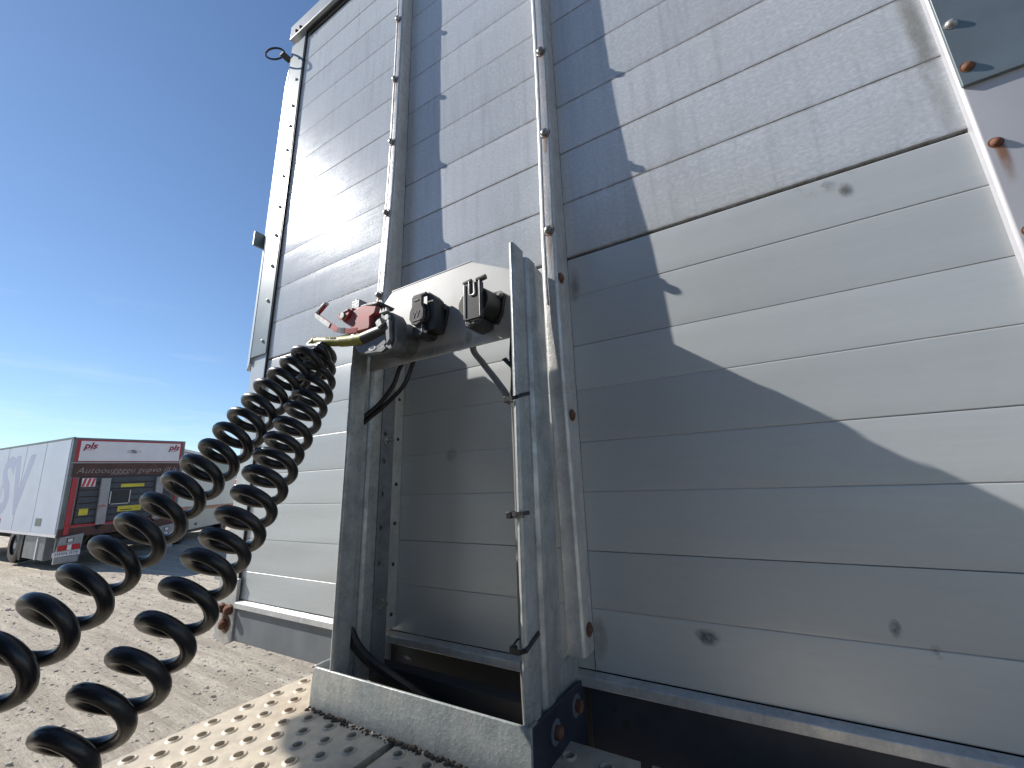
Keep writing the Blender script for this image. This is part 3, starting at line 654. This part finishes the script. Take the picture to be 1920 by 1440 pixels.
cable([(-.560, .806, .40), (-.590, .822, .355), (-.560, .822, .309), (-.515, .816, .253), (-.474, .800, .200), (-.450, .787, .13), (-.447, .785, -.30), (-.445, .79, -.47)], .0085, 'cablegrey', 'grey conduit from the large socket down the right post')
cable([(-.475, .806, .42), (-.468, .812, .36), (-.470, .81, .31), (-.462, .80, .27), (-.460, .79, .20)], .004, 'rubber')
MB().prism([(-.490, .300), (-.478, .303), (-.464, .286), (-.466, .274)], .80, .803, 'y').build('tie_tail', 'black', TR)
cable([(-.996, .80, -.20), (-.996, .80, -.30), (-.960, .80, -.365), (-.915, .805, -.402), (-.86, .82, -.432), (-.80, .85, -.47), (-.74, .90, -.52)], .0125, 'rubber', 'thick black air hose curving down inside the tray')
# cable ties round the right post lip
def tie(z, tail=.0, close=False):
    p = [(-.441, .738, z - .003), (-.436, .7325, z - .003), (-.424, .732, z - .003), (-.413, .736, z), (-.4115, .750, z + .006), (-.4105, .785, z + .016)]
    if close: p = [(-.441, .737, z), (-.424, .7315, z), (-.407, .731, z + .001), (-.396, .738, z + .003)]
    o = MB().strip(p, .008, .003, (0, 0, 1)).build('cable_tie', 'black', TR)
    MB().box(-.447, -.436, .732, .744, z - .009, z + .004).build('tie_head', 'black', o, bevel=.001)
    MB().tube([(-.437, .740, z), (-.449, .752, z), (-.455, .775, z + .001), (-.45, .79, z + .002)], .002, 6).build('tie_loop', 'black', o)
    if close: MB().strip([(-.436, .736, z - .005), (-.42, .732, z - .006), (-.404, .729, z - .004)], .006, .0022, (0, 0, 1)).build('tie_strap', 'black', o)
tie(.186); tie(-.052, close=True); tie(-.292)

# ================================================================== DECK
DK = thing('walkway_deck', 'perforated metal walkway deck under the coupling frame, partly sunlit', 'walkway', (-.9, .2, -.505))
m, nt, b = nodes('worn tread plate'); lk = nt.links.new
a_ = noise_fac(nt, freq=5, detail=7, rough=.7, lo=.38, hi=.62); b2_ = noise_fac(nt, freq=28, detail=6, rough=.7, lo=.4, hi=.65); r_ = noise_fac(nt, freq=3, detail=8, rough=.75, lo=.52, hi=.66)
c = mixc(nt, a_, (.60, .52, .40), (.47, .41, .33)); c = mixc(nt, mathn(nt, 'MULTIPLY', b2_, .35), c, (.18, .16, .13)); c = mixc(nt, mathn(nt, 'MULTIPLY', r_, .5), c, (.27, .16, .09))
lk(c, b.inputs['Base Color']); b.inputs['Metallic'].default_value = .12; b.inputs['Roughness'].default_value = .55; bump(nt, b, mathn(nt, 'ADD', a_, b2_), .0006, .5)
M['tread'] = m
def tread(x0, x1, y0, y1, ox, oy, z=-.505):
    p = .0375; mb = MB(); n = 16
    ci0 = math.ceil((x0 + p / 2 + .002 - ox) / p - .0); ci1 = math.floor((x1 - p / 2 - .002 - ox) / p)
    cj0 = math.ceil((y0 + p / 2 - oy) / p); cj1 = math.floor((y1 - p / 2 - oy) / p)
    xa, xb = ox + (ci0 - .5) * p, ox + (ci1 + .5) * p; ya, yb = oy + (cj0 - .5) * p, oy + (cj1 + .5) * p
    for i in range(ci0, ci1 + 1):
        for j in range(cj0, cj1 + 1):
            cx, cy = ox + i * p, oy + j * p
            if (i + j) % 2:
                mb.add([(cx - p / 2, cy - p / 2, z), (cx + p / 2, cy - p / 2, z), (cx + p / 2, cy + p / 2, z), (cx - p / 2, cy + p / 2, z)], [(0, 1, 2, 3)]); continue
            rings = [(None, 0), (.0160, 0), (.0140, .0013), (.0118, .0026), (.0102, .0022), (.0092, -.001), (.0088, -.011)]; vs = []
            for (r, dz) in rings:
                for k in range(n):
                    a = 2 * math.pi * (k + .0) / n
                    if r is None:
                        cx_, sy_ = math.cos(a), math.sin(a); t = (p / 2) / max(abs(cx_), abs(sy_)); vs.append((cx + cx_ * t, cy + sy_ * t, z))
                    else: vs.append((cx + r * math.cos(a), cy + r * math.sin(a), z + dz))
            mb.add(vs, [(q * n + k, q * n + (k + 1) % n, (q + 1) * n + (k + 1) % n, (q + 1) * n + k) for q in range(len(rings) - 1) for k in range(n)])
    # margins and folded-down edges
    def q4(a, b_, c_, d): mb.add([a, b_, c_, d], [(0, 1, 2, 3)])
    q4((x0, y0, z), (xa, y0, z), (xa, y1, z), (x0, y1, z)); q4((xb, y0, z), (x1, y0, z), (x1, y1, z), (xb, y1, z))
    q4((xa, y0, z), (xb, y0, z), (xb, ya, z), (xa, ya, z)); q4((xa, yb, z), (xb, yb, z), (xb, y1, z), (xa, y1, z))
    for (A, B) in (((x0, y0), (x0, y1)), ((x1, y0), (x1, y1)), ((x0, y0), (x1, y0)), ((x0, y1), (x1, y1))):
        q4((*A, z), (*B, z), (*B, z - .045), (*A, z - .045))
    return mb.build('tread_plank', 'tread', DK)
tread(-1.192, -.741, -.75, .90, -1.166, .816)
tread(-.719, -.268, -.75, .90, -.693, .8535)
tread(-.246, .205, -.75, .90, -.22, .8535)
for y in (-.55, .55): MB().box(-1.15, .18, y - .03, y + .03, -.66, -.551).build('support_beam', 'dark', DK)
MB().box(-1.12, .18, -.74, .86, -.68, -.665).build('under_pan', 'dark', DK)

# ================================================================== COILED HOSES
B_ = [(-.8346, .2745, -.2881), (-.8239, .3044, -.2509), (-.8228, .3313, -.2097), (-.8399, .363, -.1696), (-.8531, .392, -.1268), (-.8721, .4232, -.0961), (-.8908, .4545, -.0599), (-.9095, .485, -.0186), (-.9291, .5149, .0237), (-.9494, .5437, .0652), (-.9689, .5707, .1072), (-.9897, .6019, .1486), (-1.0042, .6314, .1962), (-1.0184, .6579, .2372), (-1.031, .677, .283), (-1.040, .688, .325), (-1.046, .690, .365), (-1.050, .690, .400)]
A_ = [(-.931, .2235, -.1768), (-.9532, .2625, -.1448), (-.9711, .2978, -.1054), (-.9914, .3334, -.0706), (-1.0087, .3688, -.0347), (-1.0211, .4018, .0072), (-1.0289, .4331, .0429), (-1.0406, .4657, .0817), (-1.0447, .493, .1219), (-1.0519, .5218, .1621), (-1.0621, .5518, .2051), (-1.0669, .5797, .2487), (-1.0641, .6074, .2863), (-1.0559, .6306, .3231), (-1.0374, .6524, .3544), (-1.035, .668, .385)]
UPV = Vector((.149, -.197, .969)); RC = .0425; RT = .0107; VD = Vector((-.86, .40, -.03)).normalized()
def coil(name, label, cen, low_ext, end_pts, top_pts, lean):
    # lean = (openness of the turns as they sag, tilt of their long axis)
    """cen: loop centres from the lowest visible loop upwards (parameter k + .25)"""
    P = [Vector(p) for p in cen]
    d0 = (P[0] - P[2]) / 2; ext = []
    q = P[0]
    for i in range(low_ext): d0 = d0 * 1.02; q = q + d0; ext.append(q.copy())
    P = list(reversed(ext)) + P; off = low_ext
    def C_(k):
        k = max(0, min(len(P) - 1.0001, k + .25 + off)); i = int(k); t = k - i
        a, b_, c_, d = P[max(i - 1, 0)], P[i], P[i + 1], P[min(i + 2, len(P) - 1)]
        return .5 * ((2 * b_) + (c_ - a) * t + (2 * a - 5 * b_ + 4 * c_ - d) * t * t + (3 * b_ - a - 3 * c_ + d) * t ** 3)
    path = []; k0, k1 = -off + .02 - .25, len(cen) - 1 - .25; n = int((k1 - k0) * 36)
    # going down the hose (k falls) the order is left, front, right, back
    for s in range(n + 1):
        k = k0 + (k1 - k0) * s / n; c = C_(k); V = c.normalized()
        h_ = V.cross(UPV).normalized(); v_ = h_.cross(V)
        lo_ = max(0, min(1.4, 1 - k / 9)); op = lean[0] - .17 * lo_; ti = lean[1] + .24 * lo_
        nrm_ = (v_ * math.cos(ti) + h_ * math.sin(ti)) * math.sqrt(1 - op ** 2) + V * op
        T = -nrm_.normalized(); e1 = T.cross(V); e1.normalize()
        if e1.dot(Vector((.86, .5, -.03))) < 0: e1 = -e1
        e2 = T.cross(e1).normalized()
        if e2.dot(V) > 0: e2 = -e2
        a = math.pi + 2 * math.pi * k
        rr_ = RC * (1 + .03 * math.sin(k * 2.3 + 1))
        path.append(c + (e1 * math.cos(a) + e2 * math.sin(a)) * rr_)
    full = [Vector(p) for p in end_pts]
    body = path
    if end_pts: body = spline([Vector(p) for p in end_pts] + [path[0]], 8)[:-1] + path
    if top_pts: body = body + spline([path[-1]] + [Vector(p) for p in top_pts], 8)[1:]
    R = thing(name, label, 'air hose', tuple(P[0]), 'coiled air hoses')
    MB().tube(body, RT, 12).build('coil', 'hose', R, smooth=True)
    return R, body
hA, pa = coil('coiled_hose', 'left and upper of the two black coiled air hoses, running off the left edge', A_, 6, [(-.75, -.87, -.30), (-.80, -.6, -.38), (-.80, -.30, -.42)], [(-1.078, .680, .418), (-1.062, .686, .431), (-1.0, .689, .420)], (.56, math.radians(36)))
hB, pb_ = coil('coiled_hose', 'right and lower of the two black coiled air hoses, with a printed yellow end sleeve', B_, 6, [(-.60, -.87, -.36), (-.62, -.6, -.43), (-.66, -.25, -.46)], [(-1.082, .690, .420), (-1.064, .688, .433), (-1.00, .690, .420)], (.50, math.radians(27)))
slv = MB().tube(spline([(-1.062, .687, .431), (-1.05, .687, .430), (-1.00, .689, .420), (-.95, .694, .411), (-.90, .699, .406), (-.865, .702, .404)], 6), [.0122] * 6 + [.0128] * 6 + [.0138] * 6 + [.0152] * 6 + [.0162] * 7, 20).build('hose_sleeve', 'yellow', hB, smooth=True)
MB().tube([(-1.066, .6868, .4325), (-1.061, .687, .4313)], .0142, 20).build('sleeve_collar', 'orange', slv, smooth=True)
text_mesh('SUPRAU', .019, 'ink', slv, frame_mat((-.965, .6795, .4155), (.1, .0105, -.0185), (.05, 0, 1)), 'sleeve_lettering', ext=.0006, spacing=1.1)
MB().tube([(-.868, .702, .4045), (-.80, .708, .414), (-.765, .712, .418)], [.0175, .0185, .021], 20).build('coupling_plug', 'black', hB, smooth=True)

# ================================================================== BOX TRUCK (left background)
Lo = Vector((-15.9, 3.545, 1.67)); ta = Vector((-.05996, .9974, .03998)); ts = Vector((-.99805, -.0606, .01498)); tu = ta.cross(ts)
# local frame: i to the right along the rear, j forward, k up from the ground line; origin = rear left top corner
TM = Matrix(((ta.x, ts.x, tu.x, Lo.x), (ta.y, ts.y, tu.y, Lo.y), (ta.z, ts.z, tu.z, Lo.z), (0, 0, 0, 1)))
BT = thing('box_truck', 'pale sided box truck with dark tail lift at the back left of the yard', 'truck', tuple(Lo + tu * -3.42 + ta * 1.3))
M['truck_side'] = simple('truck side paint', (.50, .56, .66), .45, 0, .08, 1.5)
M['truck_print'] = simple('faded side print', (.36, .40, .56), .45, 0, .08, 2)
M['truck_dark'] = simple('tail lift grey', (.055, .065, .08), .55, 0, .3, 6)
M['truck_red'] = simple('truck red', (.42, .035, .045), .5, 0, .25, 5)
M['truck_brown'] = simple('red brown panel', (.085, .035, .03), .55, 0, .35, 4)
M['truck_edge'] = simple('grey edge profile', (.16, .19, .19), .5, .3, .3, 4)
M['truck_white'] = simple('white board', (.70, .69, .72), .45, 0, .08, 3)
M['truck_grey'] = simple('lift arm grey', (.33, .33, .34), .5, .2, .2, 6)
M['sign_yellow'] = simple('yellow sticker', (.65, .55, .04), .5, 0, .2, 8)
M['sign_red'] = simple('warning red', (.55, .05, .05), .5)
M['lens_red'] = simple('red lamp lens', (.50, .01, .02), .25, 0, .2, 20)
M['lens_white'] = simple('white lamp lens', (.75, .73, .72), .3, 0, .1, 20)
M['chalk'] = simple('scratched lettering', (.48, .46, .43), .8, 0, .4, 30)
M['maroon'] = simple('logo maroon', (.30, .01, .06), .5)
def tb(i0, i1, j0, j1, k0, k1): return MB().box(i0, i1, j0, j1, -k1, -k0, TM)
WR = 2.62
box = tb(0.0, WR, .03, 9.0, .0, 2.56).build('cargo_box', 'truck_side', BT, bevel=.01)
for (i0, i1, k0, k1) in ((0, .07, 0, 2.95), (WR - .07, WR, 0, 2.62)): tb(i0, i1, -.02, .029, k0, k1).build('corner_profile', 'truck_edge', BT, bevel=.006)
tb(.0705, WR - .0705, -.02, .029, 0, .045).build('top_profile', 'truck_edge', BT)
MB().box(-.012, .03, -.02, 9.0, -.05, .012, TM).build('roof_edge', 'truck_edge', BT)
for j0, j1 in ((.10, 1.77), (1.80, 3.30), (3.33, 4.87), (4.90, 6.4), (6.43, 7.9)):
    MB().box(-.014, -.0005, j0, j1, -2.52, -.055, TM).build('side_panel', 'truck_side', BT, bevel=.004)
MB().box(-.02, -.0005, .02, 9, -2.60, -2.525, TM).build('side_rail', 'truck_white', BT)
SM = TM @ Matrix(((0, 0, -1, -.0148), (-1, 0, 0, 0), (0, 1, 0, 0), (0, 0, 0, 1)))
text_mesh('SV', 2.35, 'truck_print', BT, SM @ Matrix.Translation((-3.95, -1.30, 0)) , 'side_lettering', shear=.06, ext=.001, offset=.07)
MB().box(-.02, -.0145, 1.14, 1.56, -2.34, -2.14, TM).build('side_hatch', 'truck_edge', BT)
MB().box(-.022, -.0145, 4.40, 4.62, -2.35, -2.2, TM).build('side_badge', 'maroon', BT)
# rear: red surround, white board, script panel
tb(.0705, WR - .0705, -.012, .029, .046, .66).build('top_surround', 'truck_red', BT)
tb(.15, WR - .13, -.02, -.0125, .085, .635).build('white_board', 'truck_white', BT, bevel=.004)
tb(.02, WR - .02, -.035, -.0205, .66, .695).build('board_rail', 'truck_grey', BT)
tb(.0705, WR - .0705, -.014, .029, .70, 1.075).build('script_panel', 'truck_brown', BT)
RMx = TM @ Matrix(((1, 0, 0, 0), (0, 0, -1, -.0225), (0, 1, 0, 0), (0, 0, 0, 1)))     # text faces -j
def rt(s, size, mat, i, k, j=-.0215, shear=0, off=0, sp=1.0): text_mesh(s, size, mat, BT, TM @ Matrix(((1, 0, 0, i), (0, 0, 1, j), (0, 1, 0, -k), (0, 0, 0, 1))), 'lettering', shear=shear, ext=.002, offset=off, spacing=sp)
rt('pls', .24, 'maroon', .35, .22, shear=.25, off=.008); rt('pls', .24, 'maroon', WR - .30, .22, shear=.25, off=.008)
tb(.27, .45, -.0225, -.0202, .325, .337).build('logo_bar', 'maroon', BT); tb(WR - .38, WR - .22, -.0225, -.0202, .325, .337).build('logo_bar', 'maroon', BT)
rt('Autoouggggu gupvo ill.b', .225, 'chalk', 1.30, .90, -.016, shear=.35, off=-.004, sp=1.05)
MB().box(1.15, 1.5, -.0212, -.0205, -.42, -.30, TM).build('scrape', decal_mat('board scrape', (.25, .25, .26), .9, 9), BT)
# tail lift platform folded up, in horizontal boards
for q in range(7): tb(.26, WR - .2, -.075, -.015, 1.08 + q * .175, 1.08 + (q + 1) * .175 - .018).build('lift_board', 'truck_dark', BT, bevel=.006)
tb(.25, WR - .19, -.03, .02, 1.08, 2.32).build('lift_backing', 'truck_brown', BT)
tb(.10, .20, -.06, -.0145, 1.09, 2.55).build('red_stripe', 'truck_red', BT); tb(.201, WR - .13, -.085, -.031, 2.315, 2.375).build('red_stripe', 'truck_red', BT)
tb(WR - .15, WR - .09, -.06, -.0145, 1.09, 2.5).build('red_stripe', 'truck_red', BT)
for a, b_ in ((.66, .86), (1.93, 2.11)):
    MB().prism([(a, -1.11), (b_, -1.11), (b_ + .01, -2.36), (a + .02, -2.36)], -.16, -.078, 'y', TM).build('lift_arm', 'truck_grey', BT, bevel=.008)
for (i0, i1, k0, k1) in ((1.12, 1.66, 1.29, 1.38), (1.12, 1.66, 1.91, 2.06), (.32, .50, 1.91, 2.08)): tb(i0, i1, -.082, -.0755, k0, k1).build('sticker', 'sign_yellow', BT)
tb(1.17, 1.45, -.0832, -.0822, 2.005, 2.03).build('sticker_print', 'ink', BT); tb(1.50, 1.60, -.0832, -.0822, 1.99, 2.0).build('sticker_print', 'ink', BT)
wr_ = tb(.28, .56, -.0835, -.0755, 1.10, 1.33).build('warning_board', 'truck_white', BT)
for q in (.30, .39, .48): MB().prism([(q - .02, -1.325), (q + .035, -1.325), (q + .08, -1.105), (q + .025, -1.105)], -.0842, -.0836, 'y', TM).build('warning_stripe', 'sign_red', BT)
tb(.94, 1.34, -.0835, -.0755, 1.47, 1.82).build('window_recess', 'ink', BT)
for (i0, i1, k0, k1) in ((.91, .93, 1.49, 1.82), (1.345, 1.36, 1.47, 1.82), (.95, 1.34, 1.83, 1.845)): tb(i0, i1, -.09, -.0756, k0, k1).build('window_trim', 'lens_white', BT)
rt('pls', .13, 'sign_red', .745, 1.86, -.1625, shear=.2)
tb(0, WR, -.03, .20, 2.40, 2.62).build('rear_sill', 'truck_brown', BT)
# light clusters and plate
for i0 in (.0, 2.12):
    lc = MB().prism([(i0 + .06, -2.60), (i0 + .50, -2.54), (i0 + .47, -3.05), (i0 - .0, -3.10)], -.10, -.03, 'y', TM).build('lamp_carrier', 'truck_grey', BT, bevel=.01)
    tb(i0 + .18, i0 + .31, -.115, -.1005, 2.64, 2.74).build('work_lamp', 'ink', lc); tb(i0 + .20, i0 + .29, -.12, -.1155, 2.655, 2.725).build('lamp_lens', 'lens_white', lc)
    for (a, b_, mt) in ((.03, .20, 'lens_red'), (.205, .285, 'lens_white'), (.29, .45, 'lens_red')): tb(i0 + a, i0 + b_, -.125, -.1005, 2.80, 2.93).build('tail_lamp', mt, lc, bevel=.004)
    tb(i0 + .0, i0 + .46, -.09, -.02, 3.09, 3.25).build('mud_flap', 'truck_grey', BT)
tb(-.05, .47, -.118, -.108, 2.955, 3.075).build('number_plate', 'truck_white', BT)
rt('HMN 079', .095, 'ink', .21, 3.012, -.1195, sp=1.15)
# underside, tail lift cylinders, wheels, side lockers
tb(.75, .95, .1, 8.8, 2.62, 2.95).build('chassis_rail', 'dark', BT); tb(1.7, 1.9, .1, 8.8, 2.62, 2.95).build('chassis_rail', 'dark', BT)
tb(.3, 2.35, .25, 8.8, 2.60, 2.64).build('under_floor', 'dark', BT); tb(.95, 1.7, .5, 2.2, 2.7, 3.1).build('tank', 'dark', BT)
tb(.45, 2.15, .0, .12, 2.86, 3.02).build('underrun_bar', 'dark', BT)
for a in (.78, 1.98): MB().cyl(TM @ Vector((a, -.1, -2.35)), TM @ Vector((a - .1, .5, -2.95)), .05, n=10).build('lift_ram', 'dark', BT)
lk_ = MB().box(.03, .55, .75, 2.25, -3.22, -2.62, TM).build('side_locker', 'under', BT, bevel=.01); MB().box(.01, .029, 1.22, 1.29, -3.22, -2.64, TM).build('locker_strap', 'truck_white', lk_)
MB().prism([(2.35, -2.60), (2.6, -2.60), (2.62, -3.1), (2.5, -3.3), (2.38, -3.3), (2.4, -3.0)], .03, .6, 'x', TM).build('mudguard', 'dark', BT)
for (j, o_) in ((3.05, 0), (7.6, 0)):
    for i in (.20, WR - .20):
        wheel(BT, TM @ Vector((i, j, -2.93)), ta, .50, .34, 'rubber', 'under')
# cab far ahead
cb = MB().prism([(9.3, -.35), (9.6, -.2), (11.2, -.3), (11.45, -1.2), (11.5, -3.0), (9.3, -3.0)], .05, WR - .05, 'x', TM).build('cab', 'truck_side', BT, bevel=.03)
MB().box(.04, .049, 9.9, 11.1, -1.55, -.75, TM).build('cab_window', 'ink', cb)
wheel(BT, TM @ Vector((.20, 10.6, -2.93)), ta, .50, .34, 'rubber', 'under'); wheel(BT, TM @ Vector((WR - .20, 10.6, -2.93)), ta, .50, .34, 'rubber', 'under')

# ================================================================== PALE COACH behind (seen through the coils)
c0 = Vector((-19.9, 8.14, GZ)); cd = Vector((-2.41, 2.11, 0)).normalized(); cn = Vector((0, 0, 1)).cross(cd).normalized()
CM = Matrix(((cd.x, cn.x, 0, c0.x), (cd.y, cn.y, 0, c0.y), (0, 0, 1, c0.z), (0, 0, 0, 1)))
if (CM.to_3x3() @ Vector((0, 1, 0))).dot(-c0) > 0: CM = CM @ Matrix.Diagonal((1, -1, 1, 1))
CO = thing('motorhome', 'cream vehicle with orange waistline and black louvre vent behind the box truck', 'vehicle', tuple(c0 + cd * 1.0))
M['cream'] = simple('cream paint', (.60, .585, .54), .45, 0, .1, 1.5)
M['cream2'] = simple('cream skirt', (.52, .48, .40), .5, 0, .15, 2)
M['glassd'] = simple('dark glass', (.05, .065, .08), .15, 0, .2, 2)
M['amber'] = simple('orange stripe', (.62, .17, .05), .5)
def cbx(a, b_, y0, y1, z0, z1): return MB().box(a, b_, y0, y1, z0, z1, CM)
cbx(-3.0, 6.0, 0, 2.4, 1.33, 3.45).build('upper_body', 'cream', CO, bevel=.06)
cbx(-3.0, 6.0, .02, 2.4, .45, 1.25).build('skirt', 'cream2', CO, bevel=.03)
cbx(-3.0, 6.0, -.01, 2.4, 1.255, 1.325).build('waist_stripe', 'amber', CO)
cbx(-3.0, 6.0, -.012, .05, 2.75, 3.30).build('window_band', 'glassd', CO); cbx(-3.0, 6.0, -.03, 2.4, 3.455, 3.55).build('roof_edge', 'truck_white', CO)
for q in range(5):
    hw = (.20, .25, .26, .24, .17)[q]; cbx(.95 - hw, .95 + hw, -.03, -.0005, 2.02 - q * .11, 2.07 - q * .11).build('louvre', 'ink', CO)
cbx(1.9, 2.4, -.025, -.0005, 2.35, 2.72).build('side_window', 'glassd', CO)
cbx(.85, 1.05, .005, .0195, .60, .70).build('badge', 'ink', CO)
MB().prism([(-.35 + .55 * math.cos(math.pi * k / 12), .45 + .62 * math.sin(math.pi * k / 12)) for k in range(13)], -.012, .5, 'y', CM).build('wheel_arch', 'ink', CO)
wheel(CO, CM @ Vector((-.35, .16, .50)), CM.to_3x3() @ Vector((0, 1, 0)), .50, .3, 'rubber', 'under')
wheel(CO, CM @ Vector((4.6, .16, .50)), CM.to_3x3() @ Vector((0, 1, 0)), .50, .3, 'rubber', 'under')
cbx(-3, 6, .3, 2.2, .3, .449).build('floor_pan', 'dark', CO)

# ================================================================== UNSEEN TOW TRUCK, added to shade the deck
TW = thing('unseen_tow_truck', 'unseen dark truck cab and added shadow panel in front of the trailer', 'truck', (-.73, -2.5, GZ))
MB().prism([(-.88, -.80), (-.88, 2.1), (-1.15, 2.3), (-2.4, 2.05), (-2.9, 1.6), (-3.1, .6), (-3.15, -1.3), (-.88, -1.3)], -1.95, .50, 'x').build('cab', 'shade_navy', TW, bevel=.05)  # unseen dark cab, set close to block sky light from the deck
MB().prism([(.137, 1.030), (.075, 1.015), (-.02, 1.089), (-.058, 1.153), (-.20, 1.22), (-.95, 1.35), (-.95, 1.75), (-.14, 1.75), (.02, 1.338)], -2.93, -2.87, 'x').build('shadow_panel', 'shade_navy', TW, bevel=.006)  # added panel out of view, outline shaped to cast the deck shadow
MB().box(-2.90, -1.94, -1.0, -.94, 1.40, 1.47).build('shadow_panel_arm', 'dark', TW)  # arm that carries the added shadow panel
for x in (-1.8, .35): wheel(TW, (x, -2.6, GZ + .5), (1, 0, 0))
